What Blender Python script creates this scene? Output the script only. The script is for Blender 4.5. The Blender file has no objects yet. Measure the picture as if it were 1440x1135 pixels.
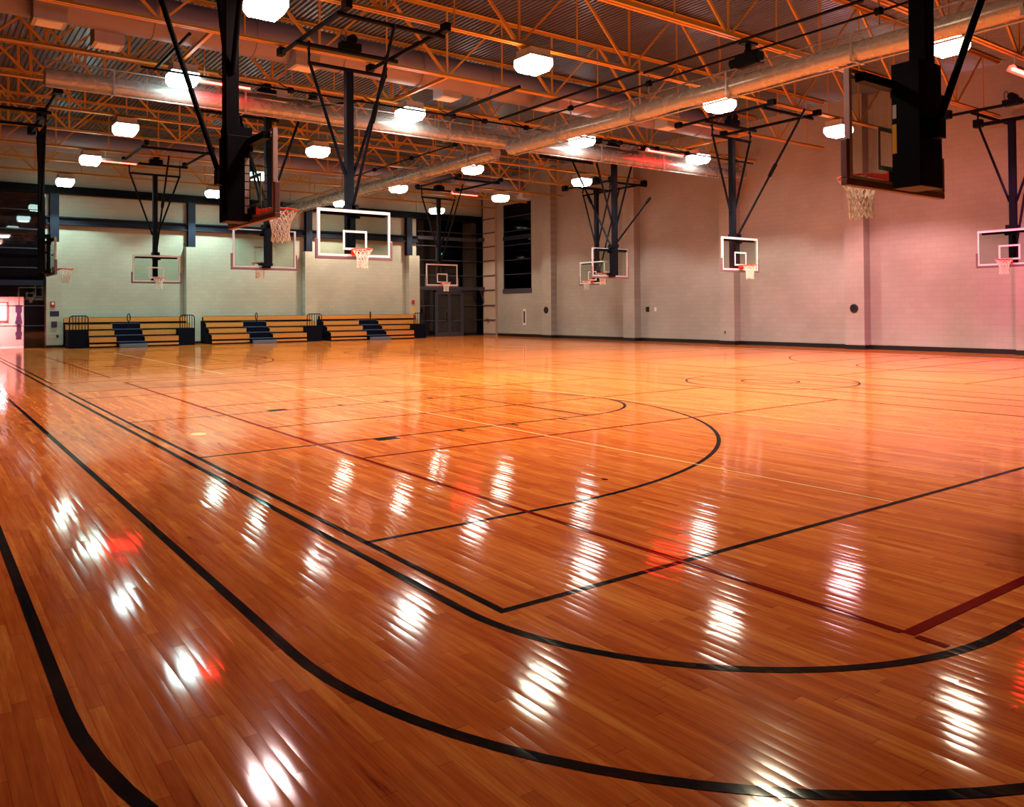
import bpy, math, random
from mathutils import Vector, Matrix
random.seed(7)
PI = math.pi
sc = bpy.context.scene
col = sc.collection

# ------------------------------------------------------------------ camera
# level view camera with a falling front: vertical shift, almost no pitch
cam_d = bpy.data.cameras.new('camera'); cam = bpy.data.objects.new('camera', cam_d); col.objects.link(cam)
F_PX, PX, PY = 1147.19, 720.0, 420.0
def _n(x, y):
    v = Vector((x - PX, y - PY, F_PX)); v.normalize(); return v
dA = _n(2285, 425.0); dB = _n(-121, 442.5)
dB = (dB - dA * dA.dot(dB)).normalized()
up = dA.cross(dB)
if up.y > 0: up = -up
# rows of the matrix are world axes written in camera space (x right, y down, z forward)
R = Matrix((dA, dB, up))
right = R @ Vector((1, 0, 0)); upv = R @ Vector((0, -1, 0)); back = R @ Vector((0, 0, -1))
M3 = Matrix((right, upv, back)).transposed()
cam.matrix_world = Matrix.Translation((-2.56, -3.60, 1.62)) @ M3.to_4x4()
cam_d.sensor_fit = 'HORIZONTAL'; cam_d.sensor_width = 36.0
cam_d.lens = F_PX / 1440 * 36
cam_d.shift_y = -(567.5 - PY) / 1440
cam_d.clip_end = 300
sc.camera = cam

# ------------------------------------------------------------------ world, exposure
w = bpy.data.worlds.new('night'); sc.world = w; w.use_nodes = True
w.node_tree.nodes['Background'].inputs[0].default_value = (0.004, 0.005, 0.012, 1)
w.node_tree.nodes['Background'].inputs[1].default_value = 1.0
sc.view_settings.view_transform = 'Standard'; sc.view_settings.look = 'None'
sc.view_settings.gamma = 1; sc.view_settings.use_curve_mapping = False
sc.view_settings.exposure = 1.05
LAMP, LAMP_SIDE = 50.0, 8.0     # radiance of the lamp lenses: face down, sides
BEAM = 1300.0                   # watts of each lamp's reflector beam
HEAT = 34.0          # radiance of the red heater tubes
sc.cycles.max_bounces = 7; sc.cycles.diffuse_bounces = 1; sc.cycles.glossy_bounces = 4
sc.cycles.transparent_max_bounces = 12
sc.cycles.sample_clamp_indirect = 6.0
sc.cycles.use_denoising = True

# ------------------------------------------------------------------ materials
def nt(name):
    m = bpy.data.materials.new(name); m.use_nodes = True
    t = m.node_tree; b = t.nodes['Principled BSDF']; return m, t, b
def setc(b, c, r=.5, metal=0.0, spec=.5, coat=0.0, coatr=.05):
    b.inputs['Base Color'].default_value = (*c, 1); b.inputs['Roughness'].default_value = r
    b.inputs['Metallic'].default_value = metal; b.inputs['Specular IOR Level'].default_value = spec
    b.inputs['Coat Weight'].default_value = coat; b.inputs['Coat Roughness'].default_value = coatr
def N(t, k, **kw):
    n = t.nodes.new(k)
    for a, v in kw.items():
        if hasattr(n, a): setattr(n, a, v)
    return n
def math_(t, op, a, b=None, c=None):
    n = t.nodes.new('ShaderNodeMath'); n.operation = op
    for i, v in enumerate((a, b, c)):
        if v is None: continue
        if isinstance(v, (int, float)): n.inputs[i].default_value = v
        else: t.links.new(v, n.inputs[i])
    return n.outputs[0]
def simple(name, c, r=.5, metal=0.0, spec=.5, mott=.12, scale=6.0, coat=0.0):
    """plain painted or coated surface with a little procedural unevenness"""
    m, t, b = nt(name); setc(b, c, r, metal, spec, coat)
    tc = N(t, 'ShaderNodeTexCoord'); ns = N(t, 'ShaderNodeTexNoise'); ns.inputs['Scale'].default_value = scale
    ns.inputs['Detail'].default_value = 3
    t.links.new(tc.outputs['Object'], ns.inputs['Vector'])
    mx = N(t, 'ShaderNodeMix'); mx.data_type = 'RGBA'
    mx.inputs['A'].default_value = (*[v * (1 - mott) for v in c], 1); mx.inputs['B'].default_value = (*[min(1, v * (1 + mott)) for v in c], 1)
    t.links.new(ns.outputs['Fac'], mx.inputs['Factor']); t.links.new(mx.outputs['Result'], b.inputs['Base Color'])
    rr = N(t, 'ShaderNodeMapRange'); rr.inputs['To Min'].default_value = r * .85; rr.inputs['To Max'].default_value = min(1, r * 1.15)
    t.links.new(ns.outputs['Fac'], rr.inputs['Value']); t.links.new(rr.outputs['Result'], b.inputs['Roughness'])
    return m
def emit(name, c, s):
    m = bpy.data.materials.new(name); m.use_nodes = True; t = m.node_tree; t.nodes.clear()
    o = t.nodes.new('ShaderNodeOutputMaterial'); e = t.nodes.new('ShaderNodeEmission')
    e.inputs[0].default_value = (*c, 1); e.inputs[1].default_value = s
    t.links.new(e.outputs[0], o.inputs[0]); return m

PLANK_W, PLANK_L = 0.062, 1.05
def floor_normal(t):
    """each strip board sits a touch tilted and cupped: returns (normal, random values per board)"""
    geo = N(t, 'ShaderNodeNewGeometry'); sp = N(t, 'ShaderNodeSeparateXYZ'); t.links.new(geo.outputs['Position'], sp.inputs[0])
    u = math_(t, 'DIVIDE', sp.outputs[0], PLANK_W); row = math_(t, 'FLOOR', u); fu = math_(t, 'FRACT', u)
    w1 = N(t, 'ShaderNodeTexWhiteNoise'); w1.noise_dimensions = '1D'; t.links.new(row, w1.inputs['W'])
    v = math_(t, 'ADD', math_(t, 'DIVIDE', sp.outputs[1], PLANK_L), math_(t, 'MULTIPLY', w1.outputs['Value'], 7.0))
    idx = math_(t, 'FLOOR', v); fv = math_(t, 'FRACT', v)
    cb = N(t, 'ShaderNodeCombineXYZ'); t.links.new(row, cb.inputs[0]); t.links.new(idx, cb.inputs[1])
    w2 = N(t, 'ShaderNodeTexWhiteNoise'); w2.noise_dimensions = '2D'; t.links.new(cb.outputs[0], w2.inputs['Vector'])
    sc_ = N(t, 'ShaderNodeSeparateColor'); t.links.new(w2.outputs['Color'], sc_.inputs[0])
    # tilt: random per board + cup across the width
    tilt = math_(t, 'MULTIPLY', math_(t, 'SUBTRACT', sc_.outputs[0], .5), .026)
    cup = math_(t, 'MULTIPLY', math_(t, 'SUBTRACT', fu, .5), .030)
    ny = math_(t, 'MULTIPLY', math_(t, 'SUBTRACT', sc_.outputs[1], .5), .006)
    nz = N(t, 'ShaderNodeTexNoise'); nz.inputs['Scale'].default_value = 1.6; nz.inputs['Detail'].default_value = 2
    t.links.new(geo.outputs['Position'], nz.inputs['Vector'])
    sn = N(t, 'ShaderNodeSeparateColor'); t.links.new(nz.outputs['Color'], sn.inputs[0])
    nx = math_(t, 'ADD', math_(t, 'ADD', tilt, cup), math_(t, 'MULTIPLY', math_(t, 'SUBTRACT', sn.outputs[0], .5), .012))
    ny = math_(t, 'ADD', ny, math_(t, 'MULTIPLY', math_(t, 'SUBTRACT', sn.outputs[1], .5), .009))
    c2 = N(t, 'ShaderNodeCombineXYZ'); t.links.new(nx, c2.inputs[0]); t.links.new(ny, c2.inputs[1]); c2.inputs[2].default_value = 1
    nn = N(t, 'ShaderNodeVectorMath'); nn.operation = 'NORMALIZE'; t.links.new(c2.outputs[0], nn.inputs[0])
    return nn.outputs[0], geo, fu, fv, sc_, sp
def floor_wood():
    m, t, b = nt('maple_floor'); nrm, geo, fu, fv, rc, sp = floor_normal(t)
    ramp = N(t, 'ShaderNodeValToRGB'); e = ramp.color_ramp
    e.elements[0].position = 0; e.elements[0].color = (.20, .022, .006, 1)
    e.elements[1].position = 1; e.elements[1].color = (.82, .29, .06, 1)
    q = e.elements.new(.18); q.color = (.48, .088, .017, 1)
    q = e.elements.new(.7); q.color = (.68, .175, .032, 1)
    # long grain noise
    mp = N(t, 'ShaderNodeMapping'); mp.inputs['Scale'].default_value = (34, 2.2, 1); t.links.new(geo.outputs['Position'], mp.inputs[0])
    g = N(t, 'ShaderNodeTexNoise'); g.inputs['Scale'].default_value = 1; g.inputs['Detail'].default_value = 5; g.inputs['Roughness'].default_value = .65
    t.links.new(mp.outputs[0], g.inputs['Vector'])
    f = math_(t, 'ADD', math_(t, 'MULTIPLY', rc.outputs[2], .52), math_(t, 'MULTIPLY_ADD', g.outputs['Fac'], 1.5, -.46))
    t.links.new(f, ramp.inputs[0])
    # seams
    s1 = math_(t, 'LESS_THAN', fu, .035); s2 = math_(t, 'LESS_THAN', fv, .004); s = math_(t, 'MAXIMUM', s1, s2)
    mx = N(t, 'ShaderNodeMix'); mx.data_type = 'RGBA'; t.links.new(ramp.outputs[0], mx.inputs['A'])
    mx.inputs['B'].default_value = (.10, .018, .005, 1); t.links.new(math_(t, 'MULTIPLY', s, .55), mx.inputs['Factor'])
    t.links.new(mx.outputs['Result'], b.inputs['Base Color'])
    b.inputs['Roughness'].default_value = .5; b.inputs['Specular IOR Level'].default_value = 0
    b.inputs['Coat Weight'].default_value = .85; b.inputs['Coat Roughness'].default_value = .075; b.inputs['Coat IOR'].default_value = 1.42
    t.links.new(nrm, b.inputs['Normal']); t.links.new(nrm, b.inputs['Coat Normal'])
    return m
def floor_paint(name, c):
    m, t, b = nt(name); nrm, geo, fu, fv, rc, sp = floor_normal(t)
    setc(b, c, .5, 0, 0, .35, .075); b.inputs['Coat IOR'].default_value = 1.42
    t.links.new(nrm, b.inputs['Normal']); t.links.new(nrm, b.inputs['Coat Normal']); return m
def block_wall(name, c, c2, axis):
    """painted concrete block, faint joints; axis = the wall's own horizontal axis"""
    m, t, b = nt(name); geo = N(t, 'ShaderNodeNewGeometry'); sp = N(t, 'ShaderNodeSeparateXYZ'); t.links.new(geo.outputs['Position'], sp.inputs[0])
    cb = N(t, 'ShaderNodeCombineXYZ'); t.links.new(sp.outputs[axis], cb.inputs[0]); t.links.new(sp.outputs[2], cb.inputs[1])
    br = N(t, 'ShaderNodeTexBrick'); t.links.new(cb.outputs[0], br.inputs['Vector']); br.inputs['Scale'].default_value = 1
    br.inputs['Brick Width'].default_value = .4; br.inputs['Row Height'].default_value = .2; br.inputs['Mortar Size'].default_value = .008
    br.inputs['Color1'].default_value = (*c, 1); br.inputs['Color2'].default_value = (*c2, 1)
    br.inputs['Mortar'].default_value = (*[v * .90 for v in c], 1); br.inputs['Bias'].default_value = -.3
    ns = N(t, 'ShaderNodeTexNoise'); ns.inputs['Scale'].default_value = .5; ns.inputs['Detail'].default_value = 4; t.links.new(geo.outputs['Position'], ns.inputs['Vector'])
    mr = N(t, 'ShaderNodeMapRange'); mr.inputs['From Min'].default_value = .3; mr.inputs['From Max'].default_value = .7
    mr.inputs['To Min'].default_value = .86; mr.inputs['To Max'].default_value = 1.06; t.links.new(ns.outputs['Fac'], mr.inputs['Value'])
    vm = N(t, 'ShaderNodeVectorMath'); vm.operation = 'SCALE'; t.links.new(br.outputs['Color'], vm.inputs[0]); t.links.new(mr.outputs[0], vm.inputs['Scale'])
    t.links.new(vm.outputs[0], b.inputs['Base Color']); b.inputs['Roughness'].default_value = .6
    bp = N(t, 'ShaderNodeBump'); bp.inputs['Strength'].default_value = .25; bp.inputs['Distance'].default_value = .01
    t.links.new(br.outputs['Fac'], bp.inputs['Height']); bp.invert = True; t.links.new(bp.outputs[0], b.inputs['Normal'])
    return m
def glass_mat(name, tint, refl=1.0, rough=0.0, ior=1.45):
    m = bpy.data.materials.new(name); m.use_nodes = True; t = m.node_tree; t.nodes.clear()
    o = t.nodes.new('ShaderNodeOutputMaterial'); mix = t.nodes.new('ShaderNodeMixShader'); fr = t.nodes.new('ShaderNodeFresnel')
    tr = t.nodes.new('ShaderNodeBsdfTransparent'); gl = t.nodes.new('ShaderNodeBsdfGlossy')
    fr.inputs[0].default_value = ior; tr.inputs[0].default_value = (*tint, 1); gl.inputs['Roughness'].default_value = rough
    gl.inputs[0].default_value = (refl, refl, refl, 1)
    ge = t.nodes.new('ShaderNodeNewGeometry'); t.links.new(math_(t, 'MULTIPLY', fr.outputs[0], math_(t, 'SUBTRACT', 1.0, ge.outputs['Backfacing'])), mix.inputs[0]); t.links.new(tr.outputs[0], mix.inputs[1]); t.links.new(gl.outputs[0], mix.inputs[2]); t.links.new(mix.outputs[0], o.inputs[0])
    return m
def cord(name, c):
    """soft white nylon cord that lets some light through"""
    m = bpy.data.materials.new(name); m.use_nodes = True; t = m.node_tree; t.nodes.clear()
    o = t.nodes.new('ShaderNodeOutputMaterial'); mix = t.nodes.new('ShaderNodeMixShader'); a = t.nodes.new('ShaderNodeBsdfDiffuse'); b = t.nodes.new('ShaderNodeBsdfTranslucent')
    a.inputs[0].default_value = (*c, 1); b.inputs[0].default_value = (*c, 1); mix.inputs[0].default_value = .5
    t.links.new(a.outputs[0], mix.inputs[1]); t.links.new(b.outputs[0], mix.inputs[2]); t.links.new(mix.outputs[0], o.inputs[0]); return m
def netting(name, c, cover):
    """see-through mesh cloth"""
    m = bpy.data.materials.new(name); m.use_nodes = True; t = m.node_tree; t.nodes.clear()
    o = t.nodes.new('ShaderNodeOutputMaterial'); mix = t.nodes.new('ShaderNodeMixShader')
    tr = t.nodes.new('ShaderNodeBsdfTransparent'); d = t.nodes.new('ShaderNodeBsdfPrincipled')
    d.inputs['Base Color'].default_value = (*c, 1); d.inputs['Roughness'].default_value = .5
    tc = N(t, 'ShaderNodeNewGeometry'); wv = N(t, 'ShaderNodeTexNoise'); wv.inputs['Scale'].default_value = 2.5
    t.links.new(tc.outputs['Position'], wv.inputs['Vector'])
    mr = N(t, 'ShaderNodeMapRange'); mr.inputs['To Min'].default_value = cover * .9; mr.inputs['To Max'].default_value = cover * 1.1; t.links.new(wv.outputs['Fac'], mr.inputs['Value'])
    t.links.new(mr.outputs[0], mix.inputs[0]); t.links.new(tr.outputs[0], mix.inputs[1]); t.links.new(d.outputs[0], mix.inputs[2]); t.links.new(mix.outputs[0], o.inputs[0])
    return m

M = dict(
    wood=floor_wood(), black_line=floor_paint('black_line_paint', (.007, .008, .012)), red_line=floor_paint('red_line_paint', (.17, .006, .005)),
    white_line=floor_paint('cream_line_paint', (.90, .60, .28)),
    wall_r=block_wall('block_wall_right', (.40, .345, .30), (.43, .37, .325), 1),
    wall_b=block_wall('block_wall_back', (.50, .46, .38), (.545, .50, .42), 0),
    dark=simple('dark_wall', (.03, .02, .022), .7), base=simple('black_rubber_base', (.006, .006, .009), .4),
    deck=simple('galvanised_deck', (.17, .165, .21), .30, .65, .5, .15, 2.0),
    orange=simple('orange_steel_paint', (.62, .29, .032), .42, 0, .5, .1, 3),
    black=simple('black_steel_paint', (.004, .005, .009), .5, 0, .08), navy=simple('navy_steel_paint', (.020, .024, .045), .5, 0, .12),
    alu=simple('pale_aluminium', (.60, .56, .62), .4, .1), mull=simple('dark_bronze_aluminium', (.06, .052, .068), .5, .1, .3),
    bbglass=glass_mat('backboard_glass', (.80, .87, .84)), bwhite=simple('white_board_paint', (.86, .82, .80), .5),
    pad=simple('maroon_grey_pad', (.17, .10, .125), .6), rim=simple('red_orange_rim', (.75, .035, .012), .35),
    net=cord('white_net_cord', (.95, .90, .82)), sticker=simple('amber_sticker', (1.0, .50, .03), .5), tag=simple('pale_tag', (.7, .68, .7), .5),
    vinyl=simple('pale_gloss_vinyl', (.36, .34, .33), .27, .25, .6, .1, 4), mesh=netting('curtain_netting', (.42, .40, .38), .20),
    duct=simple('mauve_duct_metal', (.24, .20, .27), .5, .2, .5, .12, 1.5), box=simple('beige_diffuser_box', (.42, .37, .36), .55),
    grille=simple('pale_grille', (.75, .66, .6), .5), house=simple('lamp_housing', (.55, .52, .5), .45),
    bench=simple('honey_plank', (.72, .27, .055), .4, 0, .5, .14, 8, .4), step=simple('blue_grey_step', (.045, .055, .13), .45), stepnose=simple('grey_step', (.13, .14, .2), .45),
    under=simple('dark_bleacher_frame', (.005, .006, .014), .7, 0, .05), wglass2=glass_mat('side_window_glass', (.3, .3, .36), .6, 0.02, 1.35), wglass=glass_mat('window_glass', (.55, .56, .62), 1.0, 0.02, 1.75),
    lobby=simple('pink_lobby_wall', (.75, .42, .36), .7), lobbyf=simple('lobby_floor', (.6, .4, .38), .3), red=simple('alarm_red', (.45, .02, .03), .4), white=simple('white_plastic', (.75, .72, .7), .4),
    yellow=simple('yellow_notice', (.75, .42, .05), .6), plaque=simple('navy_plaque', (.01, .015, .06), .4), purple=simple('mottled_purple', (.045, .012, .06), .6, 0, .5, .9, 14), redframe=simple('red_frame', (.45, .10, .08), .5),
    seam=simple('dark_joint', (.10, .06, .06), .7), cream=simple('cream_pier', (.52, .36, .28), .6),
    heater=emit('red_heater_glow', (1.0, .016, .012), HEAT), chrome=simple('steel_reel', (.12, .1, .1), .35, .6), teal=emit('teal_reflection_glow', (.05, .8, .75), 1.2),
    lobbylamp=emit('lobby_ceiling_light', (1.0, .52, .45), 110.0),
)

# ------------------------------------------------------------------ mesh helpers
class MB:
    def __init__(s): s.v = []; s.f = []; s.sm = []
    def add(s, vs, fs, smooth=False):
        o = len(s.v); s.v += [tuple(v) for v in vs]; s.f += [tuple(i + o for i in f) for f in fs]; s.sm += [smooth] * len(fs); return s
    def box(s, x0, x1, y0, y1, z0, z1):
        v = [(x, y, z) for z in (z0, z1) for y in (y0, y1) for x in (x0, x1)]
        return s.add(v, [(0, 2, 3, 1), (4, 5, 7, 6), (0, 1, 5, 4), (2, 6, 7, 3), (0, 4, 6, 2), (1, 3, 7, 5)])
    def bar(s, a, b, w, h, upd=(0, 0, 1)):
        a = Vector(a); b = Vector(b); d = (b - a).normalized(); u = Vector(upd)
        if abs(d.dot(u)) > .98: u = Vector((1, 0, 0))
        l = d.cross(u).normalized(); u = l.cross(d).normalized(); l *= w / 2; u *= h / 2
        v = [p + i * l + j * u for p in (a, b) for (i, j) in ((-1, -1), (1, -1), (1, 1), (-1, 1))]
        return s.add(v, [(0, 1, 2, 3), (7, 6, 5, 4), (0, 4, 5, 1), (1, 5, 6, 2), (2, 6, 7, 3), (3, 7, 4, 0)])
    def tube(s, pts, r, n=10, closed=False, cap=True):
        pts = [Vector(p) for p in pts]; m = len(pts); rings = []
        pu = None
        for i, p in enumerate(pts):
            if closed: d = pts[(i + 1) % m] - pts[i - 1]
            else: d = pts[min(i + 1, m - 1)] - pts[max(i - 1, 0)]
            d.normalize()
            u = pu if pu is not None else (Vector((0, 0, 1)) if abs(d.z) < .95 else Vector((1, 0, 0)))
            u = (u - d * d.dot(u))
            if u.length < 1e-6: u = d.orthogonal()
            u.normalize(); pu = u; l = d.cross(u)
            rr = r[i] if isinstance(r, (list, tuple)) else r
            rings.append([p + (math.cos(2 * PI * k / n) * u + math.sin(2 * PI * k / n) * l) * rr for k in range(n)])
        vs = [v for q in rings for v in q]; fs = []
        for i in range(m if closed else m - 1):
            a = i * n; b = ((i + 1) % m) * n
            for k in range(n):
                k2 = (k + 1) % n; fs.append((a + k, a + k2, b + k2, b + k))
        s.add(vs, fs, True)
        if cap and not closed:
            s.add(rings[0], [tuple(range(n))[::-1]]); s.add(rings[-1], [tuple(range(n))])
        return s
    def extrude(s, prof, axis, a, b, closed=True):
        """prof: list of 2-d points; axis 0 -> (a..b, p, q) ; axis 1 -> (p, a..b, q) ; axis 2 -> (p,q,a..b)"""
        def P(t, p):
            return (t, p[0], p[1]) if axis == 0 else ((p[0], t, p[1]) if axis == 1 else (p[0], p[1], t))
        n = len(prof); v = [P(a, p) for p in prof] + [P(b, p) for p in prof]
        fs = [(i, (i + 1) % n, n + (i + 1) % n, n + i) for i in range(n if closed else n - 1)]
        if closed: fs += [tuple(range(n))[::-1], tuple(range(n, 2 * n))]
        return s.add(v, fs)
    def build(s, name, mat, parent=None, loc=None, bevel=0):
        me = bpy.data.meshes.new(name); me.from_pydata(s.v, [], s.f); me.materials.append(mat if not isinstance(mat, str) else M[mat])
        me.polygons.foreach_set('use_smooth', s.sm); me.update()
        o = bpy.data.objects.new(name, me); col.objects.link(o)
        if parent: o.parent = parent
        if loc: o.location = loc
        if bevel:
            bm = o.modifiers.new('bevel', 'BEVEL'); bm.width = bevel; bm.segments = 2; bm.limit_method = 'ANGLE'
        return o
def tag(o, label=None, cat=None, group=None, kind=None):
    if label: o['label'] = label
    if cat: o['category'] = cat
    if group: o['group'] = group
    if kind: o['kind'] = kind
    return o
def empty(name, loc=(0, 0, 0), rz=0):
    o = bpy.data.objects.new(name, None); col.objects.link(o); o.location = loc; o.rotation_euler = (0, 0, rz); o.empty_display_size = .2; return o
def struct(name, mb, mat, parent=None):
    o = mb.build(name, mat, parent)
    if not parent: o['kind'] = 'structure'
    return o
def copy_tree(o, parent=None):
    c = o.copy(); col.objects.link(c); c.parent = parent
    for ch in list(o.children): copy_tree(ch, c)
    return c

XL, XR, YF, YB, ZT = -7.0, 27.5, -8.0, 40.75, 9.95
# ------------------------------------------------------------------ shell
fl = struct('floor', MB().add([(XL, YF, 0), (XR + .6, YF, 0), (XR + .6, 41.1, 0), (XL, 41.1, 0)], [(0, 1, 2, 3)]), 'wood')

# corrugated roof deck, flutes along Y
d = MB(); prof = []; x = XL
while x < XR + .4:
    prof += [(x, ZT), (x + .055, ZT), (x + .075, ZT + .045), (x + .132, ZT + .045)]; x += .152
n = len(prof); d.add([(p[0], YF, p[1]) for p in prof] + [(p[0], 41.0, p[1]) for p in prof], [(i, i + 1, n + i + 1, n + i) for i in range(n - 1)])
struct('ceiling', d, 'deck')

wr = MB().box(XR, XR + .3, YF, 35.4, 0, 10).box(XR, XR + .3, 38.3, 40.3, 0, 10).box(XR, XR + .3, 35.4, 38.3, 0, 2.96).box(XR, XR + .3, 35.4, 38.3, 8.25, 10)
wall_r = struct('wall_right', wr, 'wall_r')
for y0 in (1.3, 7.6, 13.78, 19.98, 26.25, 33.0):
    MB().box(27.06, XR - .001, y0, y0 + .82, 0, 10).build('pilaster', 'wall_r', wall_r)
wb = MB().box(2.46, 22.6, YB, YB + .3, 0, 10).box(22.6, 27.5, YB - .05, YB + .3, 7.72, 10).box(XL, 2.46, YB - .05, YB + .3, 7.72, 10)
wall_b = struct('wall_back', wb, 'wall_b')
PIL = [(2.46, 3.1), (8.78, 9.49), (15.2, 15.9), (21.85, 22.58)]
for a, b in PIL: MB().box(a, b, 40.3, YB - .001, 0, 5.02).build('pilaster', 'wall_b', wall_b)
struct('wall_left', MB().box(XL - .3, XL, YF, 41.1, 0, 10), 'dark')
struct('wall_front', MB().box(XL, XR + .3, YF - .3, YF, 0, 10), 'dark')

b1 = MB()
b1.box(XR - .02, XR - .001, YF, 40.2, 0, .17)
for y0 in (1.3, 7.6, 13.78, 19.98, 26.25, 33.0): b1.box(27.04, 27.06, y0 - .02, y0 + .84, 0, .17).box(27.06, XR, y0 - .02, y0, 0, .17)
struct('baseboard_right', b1, 'base')
b2 = MB().box(3.1, 22.0, YB - .02, YB - .001, 0, .13)
for a, b in PIL: b2.box(a - .02, b + .02, 40.28, 40.3, 0, .13).box(a - .02, a, 40.3, YB, 0, .13)
struct('baseboard_back', b2, 'base')

# blue steel frame on the back wall
t1 = struct('trim_1', MB().box(2.46, 22.6, 40.45, 40.74, 5.87, 5.93).box(2.46, 22.6, 40.6, 40.66, 5.93, 6.2).box(2.46, 22.6, 40.45, 40.74, 6.2, 6.26), 'navy')
t2 = struct('trim_2', MB().box(XL, 27.4, 40.4, 40.7, 7.34, 7.42).box(XL, 27.4, 40.55, 40.6, 7.42, 7.68).box(XL, 27.4, 40.4, 40.7, 7.66, 7.72), 'black')
for k, (a, b) in enumerate([(2.62, 3.0), (8.9, 9.26), (15.3, 15.66), (21.75, 22.12)]):
    m_ = MB().box(a, b, 40.36, 40.40, 5.03, 7.33).box(a, b, 40.66, 40.70, 5.03, 7.33).box((a + b) / 2 - .02, (a + b) / 2 + .02, 40.40, 40.66, 5.03, 7.33)
    struct('trim_%d' % (3 + k), m_, 'navy')

# ------------------------------------------------------------------ floor lines
def strip(mb, pts, wd, z=.0012, closed=False):
    pts = [Vector((p[0], p[1], 0)) for p in pts]; m = len(pts); L = []; Rr = []
    for i, p in enumerate(pts):
        a = pts[i - 1] if (i > 0 or closed) else None; c = pts[(i + 1) % m] if (i < m - 1 or closed) else None
        d1 = (p - a).normalized() if a is not None else None; d2 = (c - p).normalized() if c is not None else None
        if d1 is None: d1 = d2
        if d2 is None: d2 = d1
        dd = (d1 + d2).normalized(); nn = Vector((-dd.y, dd.x, 0)); k = 1 / max(.3, nn.dot(Vector((-d1.y, d1.x, 0))))
        L.append((p.x + nn.x * wd / 2 * k, p.y + nn.y * wd / 2 * k, z)); Rr.append((p.x - nn.x * wd / 2 * k, p.y - nn.y * wd / 2 * k, z))
    fs = [(i, m + i, m + (i + 1) % m, (i + 1) % m) for i in range(m if closed else m - 1)]
    mb.add(L + Rr, fs)
def arc(cx, cy, r, a0, a1, n=48): return [(cx + r * math.cos(math.radians(a0 + (a1 - a0) * i / n)), cy + r * math.sin(math.radians(a0 + (a1 - a0) * i / n))) for i in range(n + 1)]
def lines(name, mat, jobs, z=.0012):
    mb = MB()
    for pts, wd, cl in jobs: strip(mb, pts, wd, z, cl)
    return mb.build(name, mat, fl)
W2 = .051
def court(y0, cy):
    L, Wd = 25.6, 15.24; y1 = y0 + Wd; J = []
    J.append(([(0, y0), (L, y0), (L, y1), (0, y1)], W2, True)); J.append(([(L / 2, y0), (L / 2, y1)], W2, False))
    J.append((arc(L / 2, cy, 1.83, 0, 360, 72)[:-1], W2, True)); J.append((arc(L / 2, cy, .61, 0, 360, 40)[:-1], W2, True))
    for s, o in ((1, 0), (-1, L)):
        X = lambda v: o + s * v
        J.append(([(X(0), cy - 1.83), (X(5.79), cy - 1.83), (X(5.79), cy + 1.83), (X(0), cy + 1.83)], W2, False))
        J.append(([(X(5.79 + 1.83 * math.cos(a)), cy + 1.83 * math.sin(a)) for a in [math.radians(-90 + 180 * i / 40) for i in range(41)]], W2, False))
        J.append(([(X(0), cy - 6.02)] + [(X(1.6 + 6.02 * math.cos(a)), cy + 6.02 * math.sin(a)) for a in [math.radians(-90 + 180 * i / 64) for i in range(65)]] + [(X(0), cy + 6.02)], W2, False))
        for sg in (-1, 1):
            yk = cy + sg * 1.83
            J.append(([(X(2.13), yk + sg * .1), (X(2.44), yk + sg * .1)], .2, False))
            for q in (3.4, 4.3, 5.2): J.append(([(X(q), yk), (X(q), yk + sg * .2)], W2, False))
    return J
lines('court_line', 'black_line', court(0, 7.66)); lines('court_line', 'black_line', court(17.9, 25.54))
def rrect(x0, x1, y0, y1, r):
    return arc(x0 + r, y0 + r, r, 180, 270, 24) + arc(x1 - r, y0 + r, r, 270, 360, 24) + arc(x1 - r, y1 - r, r, 0, 90, 24) + arc(x0 + r, y1 - r, r, 90, 180, 24)
for k, r in enumerate((1.92, 2.86, 3.82)):
    o = -.16 - .945 * k; lines('track_line', 'black_line', [(rrect(o, 25.76 - o - .16, o - 1.59, 33.3 + 1.4 - o * 1.0, r), .056, True)], .0018)
# red cross-court lines
RX, RE, RN = 1.42, 10.62, W2 * .9
J = [([(RX, -1.47), (RE, -1.47)], .065, False), ([(RX, -1.44), (RX, 17.2)], W2, False), ([(RX, -1.515), (RX, -1.665)], .05, False), ([(RE, -1.47), (RE, 17.2)], RN, False), ([(RX, 17.2), (RE, 17.2)], RN, False),
     ([(RX, 18.9), (RX, 33.6)], W2, False), ([(RX, 22.6), (24.2, 22.6)], RN, False), ([(RX, 28.6), (24.2, 28.6)], RN, False), ([(15.28, -1.4), (15.28, 17.2)], RN, False), ([(24.2, -1.4), (24.2, 17.2)], RN, False)]
for yy in (4.65, 7.65, 10.8): J += [([(RX, yy), (RE, yy)], RN, False), ([(15.28, yy), (24.2, yy)], RN, False)]
lines('court_line', 'red_line', J, .0022)
lines('court_line', 'black_line', [([(11.9, -1), (11.9, 16.4)], W2, False), ([(13.7, -1), (13.7, 16.4)], W2, False)], .0014)
m_ = MB(); m_.add([(2.76 + .025 * math.cos(a), 2.18 + .04 * math.sin(a), .002) for a in [k * PI / 6 for k in range(12)]], [tuple(range(12))]); m_.build('floor_mark', 'black_line', fl)
m_ = MB(); m_.add([(.5 + .10 * math.cos(a), 7.65 + .14 * math.sin(a), .003) for a in [k * PI / 8 for k in range(16)]], [tuple(range(16))]); m_.build('floor_mark', 'white_line', fl)
J = [([(4.02, 0.03), (4.02, 15.4)], .020, False), ([(7.7, 0.03), (7.7, 15.4)], .013, False), ([(4.02, 18), (4.02, 33)], .026, False)]
lines('court_line', 'white_line', J, .0026)

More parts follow.
